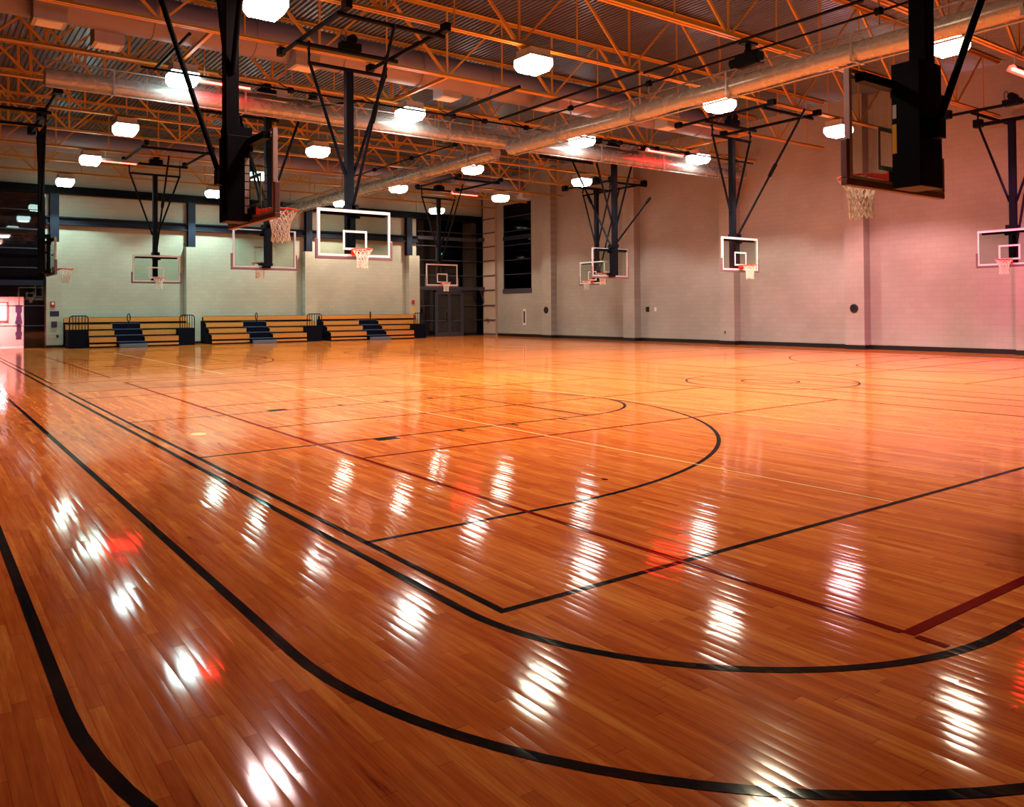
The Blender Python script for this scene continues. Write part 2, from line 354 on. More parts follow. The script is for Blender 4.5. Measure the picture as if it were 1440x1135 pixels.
# ------------------------------------------------------------------ roof trusses (run along X)
ZB = 8.03
NT = 16; T0 = -4.4; TS = 3.3
def angle(y, z, sy, sz, w_=.075, h_=.085, t_=.012):
    """L profile: heel at (y,z)"""
    return [(y, z), (y + sy * w_, z), (y + sy * w_, z + sz * t_), (y + sy * t_, z + sz * t_), (y + sy * t_, z + sz * h_), (y, z + sz * h_)]
bc = MB(); tc_ = MB()
for sy in (-1, 1):
    bc.extrude(angle(sy * .018, 0, sy, 1), 0, XL + .05, XR - .48); tc_.extrude(angle(sy * .018, 0, sy, -1), 0, XL + .05, XR - .48)
PANEL = 3.7
ORD = ['first', 'second', 'third', 'fourth', 'fifth', 'sixth', 'seventh', 'eighth', 'ninth', 'tenth', 'eleventh', 'twelfth', 'thirteenth', 'fourteenth']
proto = None
nodes = [9.22 + PANEL * k for k in range(-4, 5)]
def truss(y, label, src=None):
    if src: r = copy_tree(src); r.location = (0, y, ZB); r['label'] = label; return r
    r = empty('roof_truss', (0, y, ZB)); tag(r, label, 'roof truss', 'orange roof trusses')
    bc.build('bottom_chord', 'orange', r); tch = tc_.build('top_chord', 'orange', r); tch.location = (0, 0, 1.90)
    dg = MB(); dg.bar((-1.78, 0, 1.84), (-.04, 0, .05), .05, .07); dg2 = MB(); dg2.bar((1.78, 0, 1.84), (.04, 0, .05), .035, .05)
    vt = MB(); vt.bar((0, 0, .05), (0, 0, 1.84), .03, .06); vt2 = MB().bar((0, 0, .04), (0, 0, 1.84), .022, .035)
    A = dg.build('web_diagonal', 'orange', r); Bm = dg2.build('web_diagonal', 'orange', r); Cc = vt.build('web_vertical', 'orange', r); D = vt2.build('web_vertical', 'orange', r)
    first = True
    for nx in nodes:
        for o, dx in ((A, 0), (Bm, 0), (Cc, 0), (D, PANEL / 2)):
            if nx + dx > XR - 1.0 or nx + dx < XL + 1.9: continue
            if first: q = o
            else: q = o.copy(); col.objects.link(q); q.parent = r
            q.location = (nx + dx, 0, 0)
        first = False
    return r
ys = [T0 + TS * k for k in range(14)]      # -4.4 ... 38.5
for k, y in enumerate(ys[::-1]):
    if y < -2: continue
    lab = 'orange open-web roof truss, the %s counted from the bleacher wall' % ORD[k]
    if proto is None: proto = truss(y, lab)
    else: truss(y, lab, proto)
# horizontal struts between two bottom chords under the duct
for i, xx in enumerate((2.95, 9.3, 16.2, 22.3)):
    o = MB().extrude([(xx - .04, 0), (xx + .04, 0), (xx + .04, .012), (xx - .028, .012), (xx - .028, .08), (xx - .04, .08)], 1, 15.44, 18.66).build('cross_strut', 'orange', None, (0, 0, 8.04))
    tag(o, 'short orange angle strut beneath the large mauve duct, %s from the left' % ORD[i], 'strut', 'struts under the mauve duct')

# ------------------------------------------------------------------ lamps
LC = {}
def lampcol(x, y):
    if x < 5: c = (.72, 1.0, .96)
    elif x < 12: c = (.92, 1.0, .90)
    elif x < 19: c = (1.0, .90, .80)
    else: c = (1.0, .98, .88)
    if y < 8: c = (1.0, .60, .46) if x < 5 else ((1.0, .88, .58) if x < 12 else ((1.0, .80, .58) if x < 19 else (1.0, .15, .42)))
    elif y < 14: c = (1.0, .72, .70) if x < 5 else ((1.0, .96, .72) if x < 12 else ((1.0, .92, .72) if x < 19 else (1.0, .52, .58)))
    if y > 30 and x > 12: c = (1.0, .93, .72)
    if y > 30 and x < 12: c = (.62, 1.0, .86)
    return c
def lamp_mat(c, g=1.0):
    k = (*c, g)
    if k not in LC: LC[k] = (emit('lamp_glow', c, LAMP * g), emit('lamp_side_glow', c, LAMP_SIDE * max(g, .6)))
    return LC[k]
def lens_mb():
    a, h = .34, .30
    prof = [(a * .96, 0), (a, -.05), (a, -.17), (a * .80, -.30)]   # half width, z
    v = []; f = []
    for (r, z) in prof: v += [(-r, -r, z), (r, -r, z), (r, r, z), (-r, r, z)]
    for i in range(len(prof) - 1):
        for k in range(4): f.append((i * 4 + k, i * 4 + (k + 1) % 4, i * 4 + 4 + (k + 1) % 4, i * 4 + 4 + k))
    e = (len(prof) - 1) * 4; b_ = v[e:e + 4]; return MB().add(v, f), MB().add(b_, [(0, 1, 2, 3)])
def GAIN(i, k):   # i = row from the bleacher wall, k = column from the left; gain set per lamp to balance floor and wall brightness
    return (.52, .52, .58, .88, 1.75, 1.2)[i] * (.7, 1.1, 1.0, .66)[k] * ((.6, 1.35, 1.5, 1.4)[k] if i == 5 else 1)
rows = [5.5, 12.1, 18.7, 25.3, 31.9, 38.5][::-1]; cols = [3.0, 9.65, 16.6, 22.75]
CN = ['left end', 'second from left', 'third from left', 'right end']
for i, y in enumerate(rows):
    for k, x in enumerate(cols):
        if abs(y - 18.7) < .1: y = 18.25
        r = empty('gym_lamp', (x, y, 7.98)); tag(r, 'square glowing gym lamp, %s in the %s row from bleacher wall' % (CN[k], ORD[i]), 'ceiling lamp', 'ceiling lamps')
        h = MB().box(-.30, .30, -.30, .30, -.21, -.02).box(-.34, .34, -.34, .34, -.225, -.20).box(-.03, .03, -.03, .46 if abs(y - 18.25) < .1 else .03, -.02, .06)
        h.build('lamp_housing', 'house', r); ms_, mb_ = lens_mb(); lm = lamp_mat(lampcol(x, y), max(.5, min(1.2, GAIN(i, k))))
        l = ms_.build('lamp_lens', lm[1], r); l.location = (0, 0, -.226); mb_.build('lens_face', lm[0], l)
        sd = bpy.data.lights.new('lamp_beam', 'SPOT'); sd.energy = BEAM * GAIN(i, k); sd.color = lampcol(x, y); sd.spot_size = math.radians(128); sd.spot_blend = .30; sd.shadow_soft_size = .24
        so = bpy.data.objects.new('lamp_beam', sd); col.objects.link(so); so.parent = r; so.location = (0, 0, -.56)
# red infrared tubes beside the lamps
for (x0, y, s, lab) in ((3.42, 18.2, 1.3, 'red glowing heater tube beside the lamp behind the left near hoop'), (3.42, 31.9, 1.25, 'red glowing heater tube at far left above the first bleacher'),
                   (19.75, 31.9, 1.5, 'red glowing heater tube over the dark glass entrance corner'), (19.9, 18.2, 1.9, 'red glowing heater tube above the right end of the long curtain roll'),
                   (19.95, 5.5, 1.6, 'red glowing heater tube behind the near right hoop brace')):
    r = empty('heater_tube', (x0, y, 7.66)); tag(r, lab, 'heater', 'red ceiling heaters')
    MB().tube([(0, 0, 0), (s, 0, 0)], .045, 12).build('glowing_tube', 'heater', r)
    MB().extrude([(-.14, -.03), (-.06, .10), (.06, .10), (.14, -.03), (.13, -.03), (.055, .09), (-.055, .09), (-.13, -.03)], 0, -.06, s + .06).box(.1, .13, -.01, .01, .1, .37).box(s - .13, s - .1, -.01, .01, .1, .37).build('reflector', 'house', r)

# ------------------------------------------------------------------ ducts
def duct(y, x0, x1, lab, boxes):
    r = empty('air_duct', (x0, y, 8.65)); tag(r, lab, 'air duct', 'large round ducts')
    m_ = MB(); pts = [(v, 0, 0) for v in (0, x1 - x0 - .5, x1 - x0 - .2, x1 - x0 - .06, x1 - x0)]
    m_.tube(pts, [.5, .5, .46, .34, .12], 32); m_.build('duct_tube', 'duct', r)
    xx = 1.2
    while xx < x1 - x0 - .6:
        MB().tube([(xx - .02, 0, 0), (xx + .02, 0, 0)], .52, 32).build('seam_band', 'duct', r); xx += 2.4
    for (bx, by, bz) in boxes:
        b = MB().box(-.32, .32, -.3, .3, 0, .42).build('diffuser_box', 'box', r); b.location = (bx - x0, by - y, bz - 8.65)
        MB().box(-.25, .25, -.23, .23, -.012, -.001).build('diffuser_grille', 'grille', b)
duct(17.05, -4.0, 23.3, 'large mauve round duct over the middle of the hall, nearest to the camera',
     [(-.2, 16.65, 7.95), (1.1, 17.45, 7.9), (5.65, 16.75, 7.98), (10.4, 17.3, 8.0), (13.6, 16.6, 8.0), (18.9, 16.3, 8.0)])
duct(33.6, -4.0, 25.5, 'distant large round duct near the bleacher wall', [(6.1, 33.5, 7.95), (20.2, 33.3, 7.95), (26.6 - 1.2, 33.3, 7.95)])

ad_ = empty('air_diffuser', (6.6, 21.55, 8.28)); tag(ad_, 'beige air diffuser box hung under the deck, seen just above the long curtain roll', 'air diffuser')
MB().box(-.42, .42, -.32, .32, 0, .42).build('diffuser_body', 'box', ad_); MB().box(-.34, .34, -.25, .25, -.012, -.001).build('diffuser_grille', 'grille', ad_)
MB().box(-.40, -.37, -.02, .02, .42, 1.66).box(.37, .40, -.02, .02, .42, 1.66).build('hanger_rod', 'box', ad_)
# ------------------------------------------------------------------ roll-up divider curtains
def curtain(p0, p1, lab, zc=6.72, dy=0, hk=None):
    p0 = Vector(p0); p1 = Vector(p1); L = (p1 - p0).length; ang = math.atan2(p1.y - p0.y, p1.x - p0.x)
    r = empty('divider_curtain', (p0.x, p0.y, zc), ang); tag(r, lab, 'gym curtain', 'rolled-up divider curtains')
    n = max(8, int(L / .6)); pts = []; rad = []
    for i in range(n + 1):
        pts.append((L * i / n, .012 * math.sin(i * 1.7), .012 * math.sin(i * .9))); rad.append(.215 + .010 * math.sin(i * 2.3))
    MB().tube(pts, rad, 24).build('vinyl_roll', 'vinyl', r)
    m_ = MB(); m_.tube([(0.02, 0, .10), (L / 2, 0, .10), (L - .02, 0, .10)], .275, 24, cap=False); m_.build('mesh_sling', 'mesh', r)
    MB().tube([(0, .0, .42), (L, .0, .42)], .022, 8).build('top_batten', 'vinyl', r)
    MB().tube([(0, -.10, -.24), (L, -.10, -.24)], .022, 8).build('bottom_batten', 'vinyl', r)
    for q in (hk or [.6 + 3.2 * j for j in range(int((L - .7) / 3.2) + 1)]):
        MB().bar((q, 0, .42), (q, dy, 8.04 - zc), .03, .03, (1, 0, 0)).build('hanger', 'vinyl', r)
    k = 1.5
    while k < L - .5:
        MB().box(k - .025, k + .025, -.235, .235, -.245, -.225).box(k - .025, k + .025, -.24, -.225, -.245, .35).box(k - .025, k + .025, .225, .24, -.245, .35).build('lift_strap', 'vinyl', r); k += 3.3
    return r
curtain((-.02, 18.95), (26.4, 18.95), 'long pale rolled-up curtain running across the hall from left to right', 7.36, -.2)
curtain((13.65, 1.2), (13.65, 18.5), 'pale rolled-up curtain crossing overhead at the upper right, nearer of the two crosswise rolls', 7.08, 0, [5.5 - 1.2, 8.8 - 1.2, 12.1 - 1.2, 15.4 - 1.2])
curtain((13.65, 19.4), (13.65, 39.6), 'pale rolled-up curtain beyond the long roll, ending behind the hoop facing the camera', 7.08, 0, [22 - 19.4, 25.3 - 19.4, 28.6 - 19.4, 31.9 - 19.4, 35.2 - 19.4, 38.5 - 19.4])
def shaft(p0, p1, z, lab, beads, dy=0):
    p0 = Vector((*p0, z)); p1 = Vector((*p1, z)); r = empty('drive_shaft', p0); tag(r, lab, 'drive shaft', 'black curtain drive shafts')
    MB().tube([(0, 0, 0), p1 - p0], .028, 8).build('shaft_pipe', 'black', r)
    for t in beads:
        q = (p1 - p0) * t; MB().tube([q - (p1 - p0).normalized() * .06, q + (p1 - p0).normalized() * .06], .085, 14).bar(q, (q.x, q.y + dy, 8.05 - z), .024, .024, (1, 0, 0)).build('bearing', 'black', r)
shaft((1.9, 17.78), (25.6, 17.78), 7.65, 'thin black drive shaft along the top of the long curtain roll', [.09, .16, .27, .38, .43, .5, .57, .68, .76, .83, .95], .88)
shaft((13.65, 4.4), (13.65, 17.7), 7.80, 'thin black drive shaft over the nearer crosswise curtain roll', [(v - 4.4) / 13.3 for v in (5.5, 8.8, 12.1, 15.4)])
shaft((13.65, 19.8), (13.65, 31.0), 7.80, 'thin black drive shaft over the farther crosswise curtain roll', [(v - 19.8) / 11.2 for v in (22.0, 25.3, 28.6)])
mo = empty('curtain_motor', (13.65, 8.8, 7.62)); tag(mo, 'black curtain motor hung under the near orange truss at upper right', 'motor')
MB().box(-.16, .16, -.34, .30, -.16, .14).tube([(0, .30, 0), (0, .5, 0)], .12, 14).build('motor_body', 'black', mo, None, .02)
MB().box(-.22, .22, -.12, .12, .36, .41).bar((0, 0, .1), (0, 0, .4), .1, .1).build('motor_bracket', 'black', mo)
for k, (a, b, r_, lab) in enumerate((((11.1, 14.6, 7.88), (11.15, 18.7, 7.88), .05, 'thick black pipe clamped under the trusses, left of the curtain crossing'),
        ((13.05, 11.9, 7.97), (13.1, 18.4, 7.97), .04, 'black pipe running under the trusses to the curtain crossing'),
        ((13.05, 5.5, 7.9), (13.05, 11.7, 7.9), .035, 'black pipe under the near trusses above the crosswise roll'),
        ((2.4, 15.3, 7.86), (2.4, 18.6, 7.86), .04, 'short black pipe under the trusses behind the near left mast'),
        ((7.3, 20.4, 7.95), (8.3, 18.7, 7.95), .03, 'slanting black pipe behind the mast of the centre hoop'))):
    tag(MB().tube([a, b], r_, 10).build('black_pipe', 'black'), lab, 'pipe', 'black pipes under the trusses')

# ------------------------------------------------------------------ basketball hoops
def net_mb(r0=.225):
    m_ = MB(); n = 12; H = .43
    prof = [(0, 1.0), (.12, .86), (.25, .70), (.4, .60), (.6, .53), (.8, .50), (1.0, .55)]
    def rad(s):
        for (a, ra), (b, rb) in zip(prof, prof[1:]):
            if s <= b: return r0 * (ra + (rb - ra) * (s - a) / (b - a))
        return r0 * prof[-1][1]
    random.seed(11)
    for sg in (-1, 1):
        for k in range(n):
            pts = []; a0 = 2 * PI * k / n; jit = random.uniform(-.02, .02)
            for i in range(15):
                s = i / 14; a = a0 + sg * s * 2 * PI / n * 3.0; rr = rad(s) + jit * s * .4
                pts.append((rr * math.cos(a), rr * math.sin(a), -.01 - H * s + (jit * .8 * s)))
            m_.tube(pts, .0085, 5)
    return m_
def post(u, v): return (u, v)
def make_hoop():
    """faces +x (u), lateral y (v), heights from the floor"""
    r = empty('basketball_hoop')
    tag(r, 'x', 'basketball hoop', 'ceiling-hung basketball hoops')
    hw = .915
    g = MB().box(-.012, 0, -hw + .02, hw - .02, 2.92, 3.95).build('glass_panel', 'bbglass', r)
    b = MB(); x0, x1 = .001, .004
    b.box(x0, x1, -hw, hw, 3.92, 3.97).box(x0, x1, -hw, hw, 2.90, 2.95).box(x0, x1, -hw, -hw + .05, 2.95, 3.92).box(x0, x1, hw - .05, hw, 2.95, 3.92)
    b.build('painted_border', 'bwhite', r)
    q = MB(); q.box(x0, x1, -.305, .305, 3.455, 3.505).box(x0, x1, -.305, .305, 3.05, 3.10).box(x0, x1, -.305, -.255, 3.10, 3.455).box(x0, x1, .255, .305, 3.10, 3.455)
    q.build('painted_square', 'bwhite', r)
    f = MB(); f.box(-.055, -.001, -hw - .005, hw + .005, 3.95, 3.99).box(-.055, -.001, -hw - .005, -hw + .045, 2.9, 3.95).box(-.055, -.001, hw - .045, hw + .005, 2.9, 3.95).box(-.055, -.001, -hw - .005, hw + .005, 2.885, 2.93)
    f.build('board_frame', 'alu', r)
    p = MB(); p.box(-.06, .02, -hw - .055, hw + .055, 2.83, 2.90).box(-.06, .02, -hw - .055, -hw - .003, 2.90, 3.29).box(-.06, .02, hw + .003, hw + .055, 2.90, 3.29)
    p.build('edge_pad', 'pad', r, None, .012)
    tb = MB(); tb.box(-.15, -.056, -hw + .1, hw - .1, 3.86, 3.95); tb.build('top_channel', 'black', r)
    # rim
    rm = MB(); rm.tube([(.38 + .2286 * math.cos(2 * PI * k / 40), .2286 * math.sin(2 * PI * k / 40), 3.048) for k in range(40)], .011, 10, True)
    rm.box(.001, .16, -.075, .075, 2.99, 3.04).box(.001, .02, -.1, .1, 2.93, 3.07)
    rm.bar((.02, -.07, 2.97), (.22, -.15, 3.035), .02, .03).bar((.02, .07, 2.97), (.22, .15, 3.035), .02, .03)
    for k in range(12):
        a = 2 * PI * k / 12; rm.box(.38 + .222 * math.cos(a) - .006, .38 + .222 * math.cos(a) + .006, .222 * math.sin(a) - .006, .222 * math.sin(a) + .006, 3.022, 3.042)
    ro = rm.build('rim', 'rim', r)
    nb = net_mb(); no = nb.build('net', 'net', ro); no.location = (.38, 0, 3.045)
    # mast and height adjuster
    ms = MB().box(-.40, -.22, -.09, .09, 2.93, 7.35); ms.build('mast', 'black', r, None, .01)
    ad = MB(); ad.box(-.40, -.06, -.13, .13, 4.0, 4.12).box(-.16, -.06, -.045, .045, 2.9, 4.12).box(-.22, -.10, -.05, .05, 3.52, 3.58).box(-.24, -.06, -.10, .10, 2.88, 3.0)
    ad.box(-.13, -.057, -.20, .20, 2.95, 3.02).box(-.13, -.057, -.16, .16, 3.80, 3.86)
    ad.build('height_adjuster', 'black', r)
    # hinge bar, V braces
    MB().tube([(-.31, -1.0, 7.35), (-.31, 1.0, 7.35)], .045, 12).build('hinge_bar', 'black', r)
    for s in (-1, 1): MB().tube([(-.31, s * .96, 7.33), (-.31, s * .10, 4.85)], .038, 10).build('side_brace', 'black', r)
    for s in (-1, 1):
        h = MB(); h.bar((-.31, s * .985, 7.33), (-.31, s * .985, 7.86), .05, .02).bar((-.25, s * .985, 7.5), (-.37, s * .985, 7.7), .03, .03); h.build('hanger', 'black', r)
    return r
H0 = make_hoop()
def add_super(r, ax, yw, strut, zs=7.85, scale=1.0):
    """frame of pipes clamped under the trusses. ax: 'y' hoop faces along world Y (rails along its own x), 'x' hoop faces along X (rails along its own y)"""
    f = []
    if ax == 'y':
        u0, u1 = yw
        for s in (-1, 1): MB().tube([(u0, s * 1.18, zs), (u1, s * 1.18, zs)], .05, 10).build('rail_pipe', 'black', r)
        for u in (-.31, u1 - .25 if abs(u1) > abs(u0) else u0 + .25): MB().tube([(u, -1.3, zs - .08), (u, 1.3, zs - .08)], .05, 10).build('cross_pipe', 'black', r)
        for u in (u0, u1):
            for s in (-1, 1): MB().box(u - .12, u + .12, s * 1.18 - .07, s * 1.18 + .07, zs - .05, zs + .13).build('truss_clamp', 'black', r)
    else:
        v0, v1 = yw
        us = (-.31, 1.85 if strut > 0 else -2.5)
        for u in us: MB().tube([(u, v0, zs), (u, v1, zs)], .05, 10).build('rail_pipe', 'black', r)
        for s in (-1, 1): MB().tube([(min(us) - .15, s * 1.1, zs - .08), (max(us) + .15, s * 1.1, zs - .08)], .05, 10).build('cross_pipe', 'black', r)
        for u in us:
            for v in (v0, v1): MB().box(u - .11, u + .11, v - .13, v + .13, zs - .09, zs + .17).build('truss_clamp', 'black', r)
    # winch on the cross pipe over the mast
    wi = MB().box(-.42, -.18, -.22, .28, 7.80, 7.98).tube([(-.45, .05, 8.06), (-.15, .05, 8.06)], .11, 14)
    wo = wi.build('winch', 'black', r)
    MB().tube([(-.30 + .16 * math.cos(2 * PI * k / 20), -.14, 8.10 + .16 * math.sin(2 * PI * k / 20)) for k in range(20)], .014, 6, True).build('pulley_wheel', 'chrome', wo)
    # folding strut
    if strut: 
        u1 = strut
        uu = -.18 if strut > 0 else -.44
        MB().tube([(uu, -.0, 3.95 if strut > 0 else 3.40), (strut, 0, 7.78)], .036, 10).box(uu - .07, uu + .07, -.07, .07, (4.0 if strut > 0 else 3.45) - .12, (4.0 if strut > 0 else 3.45) + .08).build('folding_strut', 'black', r)
        m = .55 if strut > 0 else .75
        z0 = 3.95 if strut > 0 else 3.40
        P = Vector((uu + (strut - uu) * m, 0, z0 + (7.78 - z0) * m)); D = Vector((strut - uu, 0, 7.78 - z0)).normalized()
        MB().tube([P - D * .22, P + D * .22], .062, 10).build('lock_sleeve', 'black', r)
HO = [  # x, y (glass plane), facing deg, axis, rails, strut, label
    (5.74, 13.9, -90, 'y', (-1.55, 2.15), 2.0, 'glass hoop facing the camera, centre left, in front of the second bleacher pilaster'),
    (1.2, 7.52, 0, 'x', (-2.25, 1.35), -1.9, 'near left hoop seen from behind its dark mast, net hanging to the right'),
    (5.80, .95, 90, 'y', (-2.35, 1.4), -2.1, 'near right hoop seen from behind, tall dark mast with an amber sticker'),
    (5.60, 19.6, 90, 'y', (-.75, 2.6), 2.2, 'hoop seen from behind above the second bleacher, net faint behind the glass'),
    (5.5, 32.1, -90, 'y', (-.35, 3.6), 2.0, 'distant hoop facing the camera above the first bleacher'),
    (.98, 25.9, 0, 'x', (-3.7, 2.7), 0, 'far left hoop seen edge on in front of the white pilaster'),
    (19.02, 31.8, -90, 'y', (-.4, 3.5), 2.0, 'far hoop in front of the dark glass entrance doors'),
    (24.25, 26.3, 180, 'x', (-2.4, 1.1), -1.9, 'small far hoop partly hidden behind the hoop seen from behind, far right wall'),
    (19.15, 19.62, 90, 'y', (-.75, 2.6), 2.2, 'hoop seen from behind with crossed braces, before the far right wall'),
    (19.65, 13.8, -90, 'y', (-1.6, 2.15), 2.5, 'glass hoop before the right wall, left of the big dark disc'),
    (24.3, 7.44, 180, 'x', (-1.95, 2.0), -2.2, 'glass hoop cut off by the right edge of the photo'),
]
roots = []
for i, h in enumerate(HO): roots.append(H0 if i == 0 else copy_tree(H0))
for r, (x, y, ang, ax, rails, st, lab) in zip(roots, HO):
    r.location = (x, y, 0); r.rotation_euler = (0, 0, math.radians(ang)); r['label'] = lab
    add_super(r, ax, rails, st)
# extra front strut on the crossed-brace hoop; stickers and gauges on near masts
MB().tube([(-.44, 0, 4.2), (-2.1, 0, 5.62)], .034, 10).tube([(-2.0, 0, 5.53), (-2.2, 0, 5.70)], .055, 10).build('folding_strut', 'black', roots[8])
nr = roots[2]
MB().box(-.41, -.11, -.20, .24, 2.84, 4.12).build('mast_cover', 'black', nr, None, .01)
MB().box(-.165, -.120, .2405, .244, 3.20, 3.50).build('amber_sticker', 'sticker', nr)
MB().box(-.165, -.125, .2405, .244, 3.56, 3.70).build('pale_tag', 'tag', nr)
nl = roots[1]
MB().box(-.40, -.10, -.14, .22, 2.84, 4.0).build('mast_cover', 'black', nl, None, .01)
gg = MB()
for k in range(7): gg.box(-.165, -.105, -.1445, -.1405, 2.95 + k * .11, 3.045 + k * .11)
gg.build('height_scale', 'alu', nl)

# ------------------------------------------------------------------ bleachers
def bleacher(x0, x1, a0, a1, lab, cutL, cutR, rail_x):
    r = empty('bleacher', (x0, 38.5, 0)); tag(r, lab, 'bleacher', 'small wooden bleachers')
    ox, oy = x0, 38.5
    yf = [40.0, 39.5, 39.0, 38.5]; zt = [1.43, 1.10, .80, .50]
    for i in range(4):
        y = yf[i] - oy; z = zt[i]; lo = x0 if i < 2 or not cutL else cutL; hi = x1 if i < 2 or not cutR else cutR
        spans = [(lo, hi)] if i == 0 else [(lo, a0), (a1, hi)]
        for (s0, s1) in spans:
            MB().box(s0 - ox, s1 - ox, y, y + .03, z - .24, z).box(s0 - ox, s1 - ox, y, y + .24, z - .03, z).build('bench_row', 'bench', r, None, .006)
            MB().box(s0 - ox + .01, s1 - ox - .01, y + .02, y + .34, z - .33, z - .25).build('foot_board', 'under', r)
        MB().box(lo - ox + .02, hi - ox - .02, y + .22, y + .34, .02, z - .06).build('row_frame', 'under', r)
    for (s0, s1) in ((cutL or x0, a0), (a1, cutR or x1)): MB().box(s0 - ox, s1 - ox, -.03, 0, .07, .17).build('kick_board', 'bench', r)
    MB().box((cutL or x0) - ox, (cutR or x1) - ox, .02, .06, 0, .09).build('base_skirt', 'under', r)
    for i in range(4):
        y = yf[i] - oy; z = [1.12, .84, .56, .26][i]
        MB().box(a0 - ox + .01, a1 - ox - .01, y - .27, y + .26, z - .02, z + .02).build('aisle_step', 'step', r)
        MB().box(a0 - ox + .01, a1 - ox - .01, y - .25, y - .22, z - .26, z - .03).build('step_riser', 'under', r)
    MB().box(a0 - ox + .06, a1 - ox + .02, -.52, -.28, .01, .17).build('bottom_step', 'stepnose', r, None, .01)
    # loop handrail
    xr = rail_x - ox; yr = 39.35 - oy
    pts = [(xr + .09 * math.cos(a), yr + .12 * math.cos(a), 1.40 + .19 * math.sin(a)) for a in [2 * PI * k / 24 for k in range(24)]]
    MB().tube(pts, .022, 8, True).tube([(xr, yr, .6), (xr, yr, 1.22)], .022, 8).build('loop_handrail', 'black', r)
    # guard rails with dark boxes at the cut-outs
    for (g0, g1, sd) in ((x0, cutL, 0), (cutR, x1 + .05, 1)):
        if g0 is None or g1 is None: continue
        if sd: g0 += .05
        MB().box(g0 - ox, g1 - ox, .15, 1.0, 0.001, .86).build('end_box', 'under', r, None, .01)
        u0, u1 = g0 - ox + .06, g1 - ox - .02; zz = 1.50; y = .2; c = .12
        if sd: u0 -= .0
        out = [(u0, y, .86), (u0, y, zz - c), (u0 + c * .3, y, zz - c * .3), (u0 + c, y, zz), (u1 - c, y, zz), (u1 - c * .3, y, zz - c * .3), (u1, y, zz - c), (u1, y, .3)]
        gm = MB().tube(out, .024, 8)
        for k in range(1, 6):
            xx = u0 + (u1 - u0) * k / 6; gm.tube([(xx, y, .86), (xx, y, zz)], .017, 6)
        gm.build('guard_rail', 'black', r)
    if not cutL:
        MB().box(0, .02, 1.5, 2.1, 0.001, 1.18).box(0, .02, 1.0, 1.5, 0.001, .86).box(0, .02, .5, 1.0, 0.001, .55).box(0, .02, .03, .5, 0.001, .26).build('side_panel', 'under', r)
    return r
bleacher(3.15, 8.72, 5.15, 6.40, 'four-row wooden bleacher at the left, with guard rails at both ends', 4.0, 7.95, 5.85)
bleacher(9.55, 15.45, 11.45, 12.7, 'four-row wooden bleacher between the two middle pilasters', None, 14.55, 12.1)
bleacher(15.95, 22.0, 18.1, 19.35, 'four-row wooden bleacher nearest the glass entrance', None, 21.15, 18.75)

# ------------------------------------------------------------------ glass walls
def curtain_wall(name, x0, x1, y, zs, beams, verts, ztop, door=None):
    r = empty(name, (x0, y, 0)); r['kind'] = 'structure'
    MB().box(0, x1 - x0, -.005, .005, 0, ztop).build('glass', 'wglass', r)
    for z in zs: MB().box(0, x1 - x0, -.05, .05, z - .022, z + .022).build('mullion', 'mull', r)
    for (za, zb) in beams: MB().box(0, x1 - x0, -.12, .08, za, zb).build('beam', 'navy' if x0 < 5 else 'mull', r)
    for v in verts: MB().box(v[0] - x0 - .03, v[0] - x0 + .03, -.055, .055, v[1], v[2]).build('mullion', 'mull', r)
    return r
w1 = curtain_wall('window_1', -2.6, 2.46, 40.7, (1.06, 2.0, 3.79, 4.7, 5.6, 6.51), [(2.96, 3.2)], [(-.6, 0, 7.3)], 7.35)
w2 = curtain_wall('window_2', 22.6, 27.5, 40.68, (1.01, 1.95, 3.86, 4.81, 5.71, 6.6), [(2.93, 3.15), (6.09, 6.3)], [(24.0, 3.1, 5.7)], 7.35)
dr = empty('door_1', (23.85, 40.6, 0)); dr['kind'] = 'structure'
MB().box(0, .09, -.05, .05, 0, 2.92).box(1.98, 2.1, -.05, .05, 0, 2.92).box(0, 2.1, -.05, .05, 2.8, 2.92).build('door_frame', 'mull', dr)
for k in (0, 1):
    x0 = .1 + k * .95; lf = MB().box(x0, x0 + .1, -.04, .03, .01, 2.78).box(x0 + .83, x0 + .93, -.04, .03, .01, 2.78).box(x0 + .1, x0 + .83, -.04, .03, .01, .28).box(x0 + .1, x0 + .83, -.04, .03, 2.66, 2.78).box(x0 + .1, x0 + .83, -.04, .03, .95, 1.03)
    lo = lf.build('door_leaf', 'mull', dr); MB().box(x0 + .1, x0 + .83, -.03, -.02, .28, 2.66).build('door_glass', 'wglass', lo)
    MB().box(x0 + (.72 if k == 0 else .1), x0 + (.8 if k == 0 else .18), -.09, -.04, .95, 1.2).build('door_handle', 'base', lo)
# right wall window
w3 = empty('window_3', (XR, 35.4, 2.96)); w3['kind'] = 'structure'
MB().box(.05, .06, 0, 2.9, 0, 5.29).build('glass', 'wglass2', w3)
MB().box(-.04, .1, -.05, 2.95, -.28, .0).build('sill', 'mull', w3)
for z in (.9, 1.8, 2.72, 3.6, 4.5): MB().box(.03, .08, 0, 2.9, z - .02, z + .02).build('mullion', 'mull', w3)
MB().box(-.02, .1, -.0, 2.9, 3.05, 3.3).build('beam', 'navy', w3)
